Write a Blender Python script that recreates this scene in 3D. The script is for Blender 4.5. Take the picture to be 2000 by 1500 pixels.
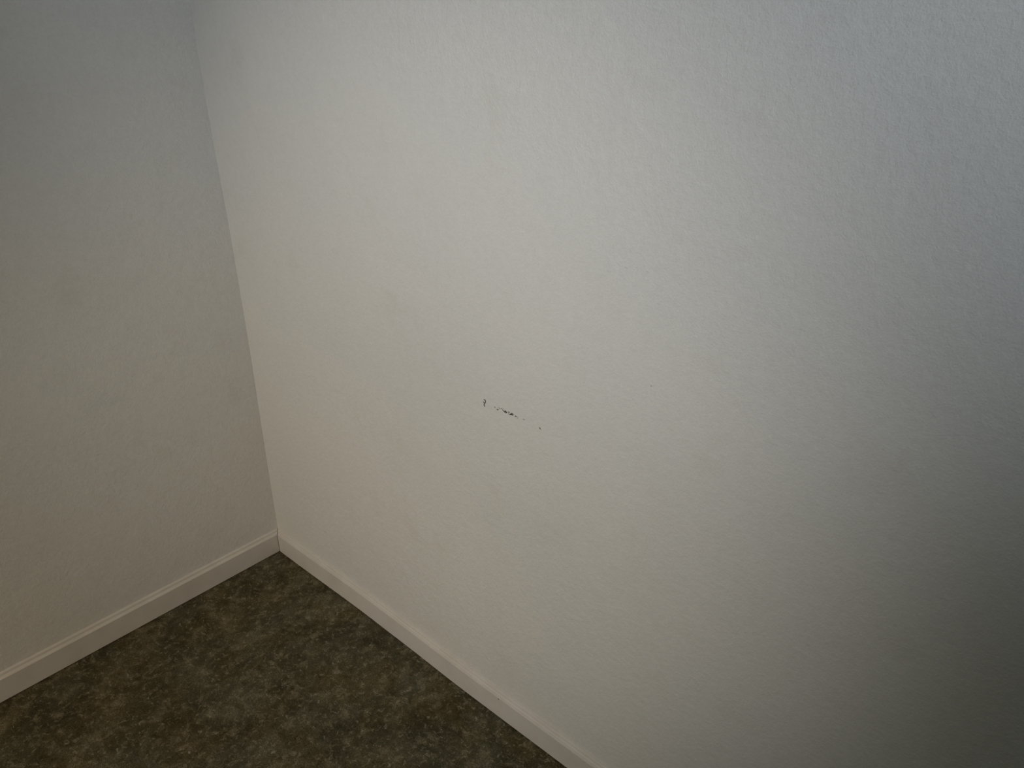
import bpy, bmesh, math, random
from mathutils import Vector, Matrix

# ------------------------------------------------------------------ scene reset
for o in list(bpy.data.objects):
    bpy.data.objects.remove(o, do_unlink=True)
scene = bpy.context.scene
C = scene.collection

# ------------------------------------------------------------------ camera
CAM_POS = Vector((1.815, -0.941, 1.500))
YAW, PITCH, ROLL = math.radians(132.12), math.radians(-26.05), math.radians(-0.17)
FOCAL_PX = 1500.0                                   # for a 2000 px wide frame
cam_data = bpy.data.cameras.new("camera")
cam = bpy.data.objects.new("camera", cam_data)
C.objects.link(cam)
fwd = Vector((math.cos(PITCH) * math.cos(YAW), math.cos(PITCH) * math.sin(YAW), math.sin(PITCH)))
rt = fwd.cross(Vector((0, 0, 1))).normalized()
up = rt.cross(fwd)
r2 = math.cos(ROLL) * rt + math.sin(ROLL) * up
u2 = -math.sin(ROLL) * rt + math.cos(ROLL) * up
m = Matrix((r2, u2, -fwd)).transposed().to_4x4()
m.translation = CAM_POS
cam.matrix_world = m
cam_data.sensor_fit = 'HORIZONTAL'
cam_data.sensor_width = 36.0
cam_data.lens = 36.0 * FOCAL_PX / 2000.0
cam_data.clip_start = 0.02
scene.camera = cam

# ------------------------------------------------------------------ world, lights, exposure
world = bpy.data.worlds.new("world")
scene.world = world
world.use_nodes = True
world.node_tree.nodes["Background"].inputs[0].default_value = (0.6, 0.55, 0.45, 1)
world.node_tree.nodes["Background"].inputs[1].default_value = 0.0

vs = scene.view_settings
vs.view_transform = 'Standard'
vs.look = 'None'
vs.gamma = 1.0
vs.use_curve_mapping = False
vs.exposure = 0.0


def spot(name, loc, aim, half, energy, color, radius):
    d = bpy.data.lights.new(name, 'SPOT')
    d.energy = energy
    d.color = color
    d.spot_size = 2 * half
    d.spot_blend = 1.0
    d.shadow_soft_size = radius
    o = bpy.data.objects.new(name, d)
    C.objects.link(o)
    o.location = loc
    o.rotation_euler = (Vector(aim) - Vector(loc)).to_track_quat('-Z', 'Y').to_euler()
    return o


# assumed lamp behind the photographer, pool of light on the long wall
spot("assumed_main_lamp", (1.40, -2.60, 1.70), (0.70, 0.0, 0.75), 0.41, 128.0, (1.0, 0.949, 0.873), 0.12)
# added cool spot in the closed room, for assumed daylight on the upper wall
spot("assumed_daylight_spot", (3.00, -2.60, 2.00), (1.22, 0.0, 2.20), 0.50, 164.0, (0.800, 0.882, 1.0), 0.15)
# added warm fill, no known lamp, towards the short wall and its floor
spot("warm_fill_upper", (1.60, -2.80, 2.10), (0.3, -0.80, 0.00), 0.45, 40.2, (1.0, 0.683, 0.329), 0.15)
spot("warm_fill_lower", (1.60, -2.80, 2.10), (0.2, -1.10, 0.00), 0.30, 57.0, (1.0, 0.825, 0.623), 0.15)
# weak general fill added to the room, stands for no known lamp
pl = bpy.data.lights.new("room_fill", 'POINT')
pl.energy = 3.8
pl.color = (0.85, 1.0, 0.85)
pl.shadow_soft_size = 0.25
plo = bpy.data.objects.new("room_fill", pl)
C.objects.link(plo)
plo.location = (1.9, -2.4, 0.5)


# ------------------------------------------------------------------ helpers
def link_mesh(name, bm, mat, parent=None, smooth=False, fix_normals=True):
    if fix_normals:
        bmesh.ops.recalc_face_normals(bm, faces=bm.faces[:])
    me = bpy.data.meshes.new(name)
    bm.to_mesh(me)
    bm.free()
    me.materials.append(mat)
    if smooth:
        for p in me.polygons:
            p.use_smooth = True
    o = bpy.data.objects.new(name, me)
    C.objects.link(o)
    if parent:
        o.parent = parent
    return o


def structure(o, label):
    o["kind"] = "structure"
    o["label"] = label
    return o


def interp(tab, v):
    """smooth (cosine) interpolation in a table of (x, y)"""
    if v <= tab[0][0]:
        return tab[0][1]
    for (x0, y0), (x1, y1) in zip(tab, tab[1:]):
        if v <= x1:
            t = (v - x0) / (x1 - x0)
            t = t * t * (3 - 2 * t)
            return y0 + (y1 - y0) * t
    return tab[-1][1]


# the taped drywall corner and the long wall are not dead straight (metres)
CORNER_BOW = [(0.0, -0.004), (0.22, -0.003), (0.74, 0.0100), (0.90, 0.0090), (1.34, -0.0060), (1.60, -0.001), (2.0, 0.0), (2.5, 0.0)]
WALL_BOW = [(-0.2, 0.0), (0.05, 0.0), (0.42, 0.0038), (0.55, 0.0026), (0.82, -0.0012), (0.95, -0.0008),
            (1.15, 0.0), (4.0, 0.0)]


def left_dx(y, z):
    return 0.7 * interp(CORNER_BOW, z) * math.exp(-abs(y) / 0.7)


def right_dy(x, z):
    return interp(WALL_BOW, x) * math.exp(-(z / 0.7) ** 2)


# ------------------------------------------------------------------ materials
def new_mat(name):
    mt = bpy.data.materials.new(name)
    mt.use_nodes = True
    nt = mt.node_tree
    b = nt.nodes["Principled BSDF"]
    return mt, nt, b


def N(nt, kind, **kw):
    n = nt.nodes.new(kind)
    for k, v in kw.items():
        if hasattr(n, k):
            setattr(n, k, v)
        else:
            n.inputs[k].default_value = v
    return n


def noise(nt, vec, scale, detail=2.0, rough=0.5, dist=0.0):
    n = nt.nodes.new("ShaderNodeTexNoise")
    n.inputs["Scale"].default_value = scale
    n.inputs["Detail"].default_value = detail
    n.inputs["Roughness"].default_value = rough
    n.inputs["Distortion"].default_value = dist
    nt.links.new(vec, n.inputs["Vector"])
    return n.outputs["Fac"]


def ramp(nt, fac, stops):
    r = nt.nodes.new("ShaderNodeValToRGB")
    el = r.color_ramp.elements
    while len(el) < len(stops):
        el.new(0.5)
    for e, (p, c) in zip(el, stops):
        e.position = p
        e.color = c if len(c) == 4 else (*c, 1)
    nt.links.new(fac, r.inputs[0])
    return r.outputs[0]


def mixc(nt, fac, a, b, blend='MIX'):
    n = nt.nodes.new("ShaderNodeMix")
    n.data_type = 'RGBA'
    n.blend_type = blend
    for s, v in ((n.inputs[0], fac), (n.inputs[6], a), (n.inputs[7], b)):
        if hasattr(v, "is_output"):
            nt.links.new(v, s)
        else:
            s.default_value = v if not isinstance(v, tuple) or len(v) == 4 else (*v, 1)
    return n.outputs[2]


def math_n(nt, op, a, b=0.0):
    n = nt.nodes.new("ShaderNodeMath")
    n.operation = op
    for s, v in ((n.inputs[0], a), (n.inputs[1], b)):
        if hasattr(v, "is_output"):
            nt.links.new(v, s)
        else:
            s.default_value = v
    return n.outputs[0]


def wall_material(name, base):
    mt, nt, b = new_mat(name)
    co = nt.nodes.new("ShaderNodeTexCoord").outputs["Object"]
    # rolled paint over a light orange-peel texture
    peel = noise(nt, co, 95.0, 3.0, 0.55)
    fine = noise(nt, co, 340.0, 2.0, 0.6)
    lump = noise(nt, co, 14.0, 2.0, 0.5)
    h = math_n(nt, 'ADD', math_n(nt, 'MULTIPLY', peel, 0.65), math_n(nt, 'MULTIPLY', fine, 0.35))
    h = math_n(nt, 'ADD', h, math_n(nt, 'MULTIPLY', lump, 0.9))
    bump = nt.nodes.new("ShaderNodeBump")
    bump.inputs["Strength"].default_value = 1.0
    bump.inputs["Distance"].default_value = 0.0022
    nt.links.new(h, bump.inputs["Height"])
    nt.links.new(bump.outputs[0], b.inputs["Normal"])
    # uneven, slightly grubby paint
    cloud = noise(nt, co, 3.2, 4.0, 0.55)
    grub = noise(nt, co, 9.0, 5.0, 0.6)
    col = mixc(nt, ramp(nt, cloud, [(0.35, (0, 0, 0)), (0.68, (1, 1, 1))]), base,
               tuple(c * k for c, k in zip(base, (0.965, 0.975, 0.985))))
    col = mixc(nt, ramp(nt, grub, [(0.56, (0, 0, 0)), (0.80, (1, 1, 1))]), col,
               tuple(c * k for c, k in zip(base, (0.93, 0.92, 0.90))))
    speck = noise(nt, co, 210.0, 1.0, 0.5)
    col = mixc(nt, ramp(nt, speck, [(0.70, (0, 0, 0)), (0.80, (1, 1, 1))]), col,
               tuple(c * 0.90 for c in base))
    mott = math_n(nt, 'ADD', math_n(nt, 'MULTIPLY', noise(nt, co, 230.0, 3.0, 0.7), 0.6),
                  math_n(nt, 'MULTIPLY', noise(nt, co, 60.0, 3.0, 0.6), 0.4))
    col = mixc(nt, 1.0, col, ramp(nt, mott, [(0.30, (0.90, 0.90, 0.90)), (0.70, (1.0, 1.0, 1.0))]), 'MULTIPLY')
    nt.links.new(col, b.inputs["Base Color"])
    b.inputs["Roughness"].default_value = 0.62
    b.inputs["Specular IOR Level"].default_value = 0.25
    return mt


MAT_WALL = wall_material("wall_paint", (0.735, 0.715, 0.672))
MAT_CEIL = wall_material("ceiling_paint", (0.74, 0.73, 0.70))


def trim_material():
    mt, nt, b = new_mat("trim_paint")
    co = nt.nodes.new("ShaderNodeTexCoord").outputs["Object"]
    g = noise(nt, co, 11.0, 4.0, 0.6)
    col = mixc(nt, ramp(nt, g, [(0.42, (0, 0, 0)), (0.72, (1, 1, 1))]), (0.66, 0.63, 0.585), (0.60, 0.565, 0.51))
    nt.links.new(col, b.inputs["Base Color"])
    rip = noise(nt, co, 60.0, 2.0, 0.5)
    bump = nt.nodes.new("ShaderNodeBump")
    bump.inputs["Strength"].default_value = 0.15
    bump.inputs["Distance"].default_value = 0.0006
    nt.links.new(rip, bump.inputs["Height"])
    nt.links.new(bump.outputs[0], b.inputs["Normal"])
    b.inputs["Roughness"].default_value = 0.42
    b.inputs["Specular IOR Level"].default_value = 0.4
    return mt


MAT_TRIM = trim_material()


FLOOR_GAIN = 2.85


def floor_material():
    mt, nt, b = new_mat("mottled_vinyl")
    co = nt.nodes.new("ShaderNodeTexCoord").outputs["Object"]
    big = noise(nt, co, 9.0, 6.0, 0.62, 0.6)
    mid = noise(nt, co, 30.0, 6.0, 0.68, 0.4)
    hue = noise(nt, co, 6.0, 3.0, 0.5, 0.3)
    fleck = noise(nt, co, 80.0, 5.0, 0.75, 0.8)
    grain = noise(nt, co, 300.0, 3.0, 0.75)
    g = FLOOR_GAIN

    def c(r_, g_, b_):
        return (r_ * g, g_ * g, b_ * g)

    brown = ramp(nt, big, [(0.34, c(0.029, 0.0225, 0.0085)), (0.50, c(0.044, 0.0355, 0.0165)), (0.68, c(0.068, 0.058, 0.032))])
    green = ramp(nt, big, [(0.34, c(0.023, 0.0205, 0.0095)), (0.50, c(0.036, 0.0330, 0.0180)), (0.68, c(0.058, 0.0545, 0.034))])
    col = mixc(nt, ramp(nt, hue, [(0.42, (0, 0, 0)), (0.56, (1, 1, 1))]), brown, green)
    col = mixc(nt, ramp(nt, mid, [(0.52, (0, 0, 0)), (0.70, (0.8, 0.8, 0.8))]), col, c(0.110, 0.094, 0.062))
    col = mixc(nt, ramp(nt, mid, [(0.30, (0.7, 0.7, 0.7)), (0.48, (0, 0, 0))]), col, c(0.021, 0.0165, 0.0065))
    col = mixc(nt, ramp(nt, fleck, [(0.55, (0, 0, 0)), (0.68, (0.8, 0.8, 0.8))]), col, c(0.150, 0.134, 0.096))
    col = mixc(nt, ramp(nt, fleck, [(0.30, (0.8, 0.8, 0.8)), (0.44, (0, 0, 0))]), col, c(0.013, 0.0105, 0.0040))
    k = ramp(nt, grain, [(0.32, (0.30, 0.30, 0.30)), (0.50, (0.70, 0.70, 0.70)), (0.70, (1.15, 1.15, 1.15))])
    col = mixc(nt, 1.0, col, k, 'MULTIPLY')
    nt.links.new(col, b.inputs["Base Color"])
    h = math_n(nt, 'ADD', math_n(nt, 'MULTIPLY', grain, 0.5), fleck)
    bump = nt.nodes.new("ShaderNodeBump")
    bump.inputs["Strength"].default_value = 0.3
    bump.inputs["Distance"].default_value = 0.0012
    nt.links.new(h, bump.inputs["Height"])
    nt.links.new(bump.outputs[0], b.inputs["Normal"])
    b.inputs["Roughness"].default_value = 0.75
    b.inputs["Specular IOR Level"].default_value = 0.15
    return mt


MAT_FLOOR = floor_material()


def plain_material(name, color, rough=0.8, grain=0.4):
    mt, nt, b = new_mat(name)
    co = nt.nodes.new("ShaderNodeTexCoord").outputs["Object"]
    g = noise(nt, co, 900.0, 2.0, 0.5)
    col = mixc(nt, g, tuple(c * (1 - grain) for c in color), tuple(c * (1 + grain) for c in color))
    nt.links.new(col, b.inputs["Base Color"])
    b.inputs["Roughness"].default_value = rough
    b.inputs["Specular IOR Level"].default_value = 0.1
    return mt


MAT_SCUFF = [plain_material("pale_scuff", (0.40, 0.385, 0.36)), plain_material("grey_scuff", (0.20, 0.19, 0.17)),
             plain_material("black_scuff", (0.040, 0.036, 0.030)), plain_material("smudge_grey", (0.62, 0.60, 0.565), grain=0.08)]
MAT_HOLE = plain_material("nail_hole_shadow", (0.10, 0.085, 0.065))

# ------------------------------------------------------------------ room shell
RX, RY, RZ = 3.60, -3.80, 2.44           # room: x 0..RX, y RY..0, z 0..RZ
TH = 0.10


def grid_slab(us, vs_, front, back, flip=False):
    """closed slab: displaced front grid, flat back"""
    bm = bmesh.new()
    F = [[bm.verts.new(front(u, v)) for v in vs_] for u in us]
    for i in range(len(us) - 1):
        for j in range(len(vs_) - 1):
            bm.faces.new((F[i][j], F[i + 1][j], F[i + 1][j + 1], F[i][j + 1]))
    nu, nv = len(us) - 1, len(vs_) - 1
    loop = [F[i][0] for i in range(nu)] + [F[nu][j] for j in range(nv)] + \
           [F[i][nv] for i in range(nu, 0, -1)] + [F[0][j] for j in range(nv, 0, -1)]
    fl = [bm.verts.new(v.co) for v in loop]          # own rim, so the front keeps its own normals
    bl = [bm.verts.new(back(v.co)) for v in loop]
    n = len(loop)
    for i in range(n):
        bm.faces.new((fl[i], bl[i], bl[(i + 1) % n], fl[(i + 1) % n]))
    bm.faces.new(bl)
    if flip:
        bmesh.ops.reverse_faces(bm, faces=bm.faces[:])
    return bm


def frange(a, b, n):
    return [a + (b - a) * i / n for i in range(n + 1)]


xs = frange(-TH, 1.6, 40) + frange(1.6, RX + TH, 6)[1:]
zs = frange(0.0, 1.7, 40) + frange(1.7, RZ, 4)[1:]
wall_right = structure(link_mesh("wall_right", grid_slab(
    xs, zs, lambda x, z: (x, right_dy(x, z), z), lambda c: (c.x, TH, c.z)), MAT_WALL, smooth=True, fix_normals=False),
    "long off-white painted wall with black scuff marks, right of the corner")
wall_right.data.polygons.foreach_set("use_smooth", [True] * ((len(xs) - 1) * (len(zs) - 1)) +
                                     [False] * (len(wall_right.data.polygons) - (len(xs) - 1) * (len(zs) - 1)))
ys = frange(0.0, -0.8, 20) + frange(-0.8, RY - TH, 14)[1:]
wall_left = structure(link_mesh("wall_left", grid_slab(
    ys, zs, lambda y, z: (left_dx(y, z), y, z), lambda c: (-TH, c.y, c.z), flip=True), MAT_WALL, smooth=True, fix_normals=False),
    "off-white painted wall in shade, left of the corner")
wall_left.data.polygons.foreach_set("use_smooth", [True] * ((len(ys) - 1) * (len(zs) - 1)) +
                                    [False] * (len(wall_left.data.polygons) - (len(ys) - 1) * (len(zs) - 1)))


def box(x0, x1, y0, y1, z0, z1):
    bm = bmesh.new()
    bmesh.ops.create_cube(bm, size=1.0)
    for v in bm.verts:
        v.co = Vector(((x0 + x1) / 2 + v.co.x * (x1 - x0), (y0 + y1) / 2 + v.co.y * (y1 - y0),
                       (z0 + z1) / 2 + v.co.z * (z1 - z0)))
    return bm


structure(link_mesh("floor", box(-TH, RX + TH, RY - TH, TH, -0.08, 0.0), MAT_FLOOR),
          "dark brown and olive mottled floor")
structure(link_mesh("ceiling", box(-TH, RX + TH, RY - TH, TH, RZ, RZ + 0.08), MAT_CEIL), "white ceiling")
structure(link_mesh("wall_rear", box(RX, RX + TH, RY - TH, 0.0, 0.0, RZ), MAT_WALL), "off-white wall behind the camera")
structure(link_mesh("wall_near", box(0.0, RX, RY - TH, RY, 0.0, RZ), MAT_WALL), "off-white wall opposite the scuffed wall")

# ------------------------------------------------------------------ baseboards
T = 0.0134
GAP = 0.0022
PROFILE = [(0.0, GAP), (T - 0.0012, GAP), (T, GAP + 0.0012), (T, 0.030), (T, 0.0612), (T + 0.0003, 0.0632), (T - 0.0004, 0.0650),
           (T - 0.0026, 0.0658), (T - 0.0048, 0.0664), (T - 0.0066, 0.0680), (T - 0.0074, 0.0705), (T - 0.0076, 0.0728),
           (T - 0.0084, 0.0745), (T - 0.0100, 0.0756), (T - 0.0120, 0.0764), (0.0, 0.0766)]


def baseboard(name, side, length, label):
    bm = bmesh.new()
    n = 48
    rings = []
    for i in range(n + 1):
        s = length * (i / n) ** 1.25
        ring = []
        for d, z in PROFILE:
            start = d if i == 0 else 0.0            # mitred inner end
            q = max(s, start) if i == 0 else s
            if i > 0 and q < T + 0.0006:
                q = T + 0.0006 + s * 0.01
            if side == 'R':
                ring.append(bm.verts.new((q, -d + right_dy(q, z), z)))
            else:
                ring.append(bm.verts.new((d + left_dx(q, z), -q, z)))
        rings.append(ring)
    m_ = len(PROFILE)
    for a, b in zip(rings, rings[1:]):
        for j in range(m_):
            k = (j + 1) % m_
            bm.faces.new((a[j], b[j], b[k], a[k]))
    bm.faces.new(rings[0])
    bm.faces.new(list(reversed(rings[-1])))
    o = link_mesh(name, bm, MAT_TRIM)
    return structure(o, label)


baseboard_right = baseboard("baseboard_right", 'R', RX, "white moulded baseboard along the scuffed wall")
baseboard_left = baseboard("baseboard_left", 'L', -RY, "white moulded baseboard along the shaded wall")

# ------------------------------------------------------------------ marks on the wall
rng = random.Random(11)
# flakes of scraped-on black: (x0, z0, x1, z1, width, darkness) on the wall, metres
TICK = [
    (0.8903, 0.8219, 0.8938, 0.8244, 0.00175, 1),
    (0.8935, 0.8241, 0.8967, 0.8202, 0.00163, 2),
    (0.8962, 0.8206, 0.8936, 0.8146, 0.0015, 2),
    (0.8906, 0.8175, 0.8925, 0.8151, 0.0015, 1),
    (0.8925, 0.8146, 0.891, 0.8104, 0.00163, 2),
    (0.8914, 0.8109, 0.894, 0.8086, 0.0015, 2),
    (0.8895, 0.8188, 0.8903, 0.8163, 0.00113, 1),
]
STREAK = [
    (0.9183, 0.8161, 0.9223, 0.8166, 0.00325, 0),
    (0.9255, 0.8131, 0.9297, 0.8146, 0.003, 1),
    (0.9298, 0.8199, 0.9317, 0.8186, 0.00113, 0),
    (0.9311, 0.8179, 0.9346, 0.8176, 0.00163, 0),
    (0.937, 0.8198, 0.9396, 0.8198, 0.0015, 1),
    (0.94, 0.8204, 0.943, 0.8206, 0.001, 0),
    (0.9388, 0.8184, 0.9461, 0.8151, 0.00138, 1),
    (0.9419, 0.8167, 0.948, 0.8136, 0.00125, 1),
    (0.9462, 0.8191, 0.949, 0.817, 0.00163, 2),
    (0.9475, 0.817, 0.9519, 0.8159, 0.00225, 2),
    (0.944, 0.8164, 0.9474, 0.8152, 0.0015, 2),
    (0.9498, 0.8156, 0.9485, 0.8131, 0.00113, 1),
    (0.9535, 0.8181, 0.9557, 0.8181, 0.001, 1),
    (0.9548, 0.8182, 0.9592, 0.8193, 0.00138, 2),
    (0.9537, 0.8152, 0.9574, 0.8154, 0.00125, 1),
    (0.9574, 0.8154, 0.9597, 0.8143, 0.00113, 1),
    (0.9587, 0.8152, 0.9631, 0.8164, 0.00187, 2),
    (0.9613, 0.817, 0.9664, 0.8154, 0.00225, 2),
    (0.9636, 0.8198, 0.9657, 0.8175, 0.00138, 2),
    (0.9641, 0.8196, 0.9688, 0.8173, 0.00113, 1),
    (0.9662, 0.8162, 0.9693, 0.8177, 0.00113, 1),
    (0.9592, 0.8137, 0.962, 0.8162, 0.00125, 2),
    (0.9716, 0.8166, 0.9747, 0.8158, 0.00187, 2),
    (0.9744, 0.8161, 0.9777, 0.8164, 0.00125, 1),
    (0.9777, 0.8153, 0.9788, 0.8129, 0.00113, 0),
    (0.979, 0.8169, 0.9821, 0.8184, 0.00087, 0),
    (0.9916, 0.816, 0.9962, 0.8167, 0.00275, 0),
]
DOT = [
    (1.0312, 0.8135, 1.0345, 0.8111, 0.00175, 2),
    (1.034, 0.8113, 1.0362, 0.81, 0.00113, 0),
    (1.0326, 0.8124, 1.0345, 0.8115, 0.002, 1),
]

SMUDGE = [(1.2318, 1.1520, 1.2362, 1.1508, 0.0034, 3), (1.1612, 1.1376, 1.1655, 1.1368, 0.0028, 3),
          (1.1925, 1.1498, 1.1995, 1.1496, 0.0040, 3), (1.2552, 1.1074, 1.2588, 1.1061, 0.0028, 3)]
SPECK = [(1.2553, 0.9720, 1.2577, 0.9713, 0.0022, 0)]


def flake(bm, x0, z0, x1, z1, width, tone, lift=0.0009, n=10):
    dx, dz = x1 - x0, z1 - z0
    L = math.hypot(dx, dz)
    ux, uz = dx / L, dz / L
    cx, cz = (x0 + x1) / 2, (z0 + z1) / 2
    top, rim = [], []
    for i in range(n):
        a = 2 * math.pi * i / n
        k = rng.uniform(0.7, 1.15)
        u, w = (0.5 * L + 0.2 * width) * math.cos(a) * k, 0.5 * width * math.sin(a) * k
        px, pz = cx + u * ux - w * uz, cz + u * uz + w * ux
        y = right_dy(px, pz)
        top.append(bm.verts.new((cx + 0.85 * (px - cx), y - lift, cz + 0.85 * (pz - cz))))
        rim.append(bm.verts.new((px, y + 0.0002, pz)))
    fs = [bm.faces.new(top)]
    for i in range(n):
        fs.append(bm.faces.new((top[i], rim[i], rim[(i + 1) % n], top[(i + 1) % n])))
    for f in fs:
        f.material_index = tone


def mark(name, flakes, label, lift=0.0009):
    bm = bmesh.new()
    for f in flakes:
        flake(bm, *f, lift=lift)
    o = link_mesh(name, bm, MAT_SCUFF[0], wall_right)
    for mt in MAT_SCUFF[1:]:
        o.data.materials.append(mt)
    o["label"] = label
    return o


mark("scuff_mark", STREAK, "slanting streak of black scuff flecks")
mark("scuff_mark", TICK, "small black hook-shaped scuff left of the streak")
mark("scuff_mark", DOT, "tiny black scuff right of the streak")
mark("smudge", SMUDGE, "faint grey smudges on the paint", lift=0.0007)
mark("smudge", SPECK, "tiny grey speck on the paint", lift=0.0007)

# small nail dent in the baseboard, just under its ridge
bm = bmesh.new()
hx, hz = 0.9319, 0.0608
yy = -T + right_dy(hx, hz)
ring0 = [bm.verts.new((hx + 0.0021 * math.cos(a), yy - 0.0003, hz + 0.0015 * math.sin(a)))
         for a in (2 * math.pi * i / 12 for i in range(12))]
ring1 = [bm.verts.new((hx + 0.0015 * math.cos(a), yy - 0.0001, hz + 0.0010 * math.sin(a)))
         for a in (2 * math.pi * i / 12 for i in range(12))]
for i in range(12):
    bm.faces.new((ring0[i], ring0[(i + 1) % 12], ring1[(i + 1) % 12], ring1[i]))
bm.faces.new(ring1)
hole = link_mesh("nail_hole", bm, MAT_HOLE, baseboard_right)
hole["label"] = "small dark nail dent"
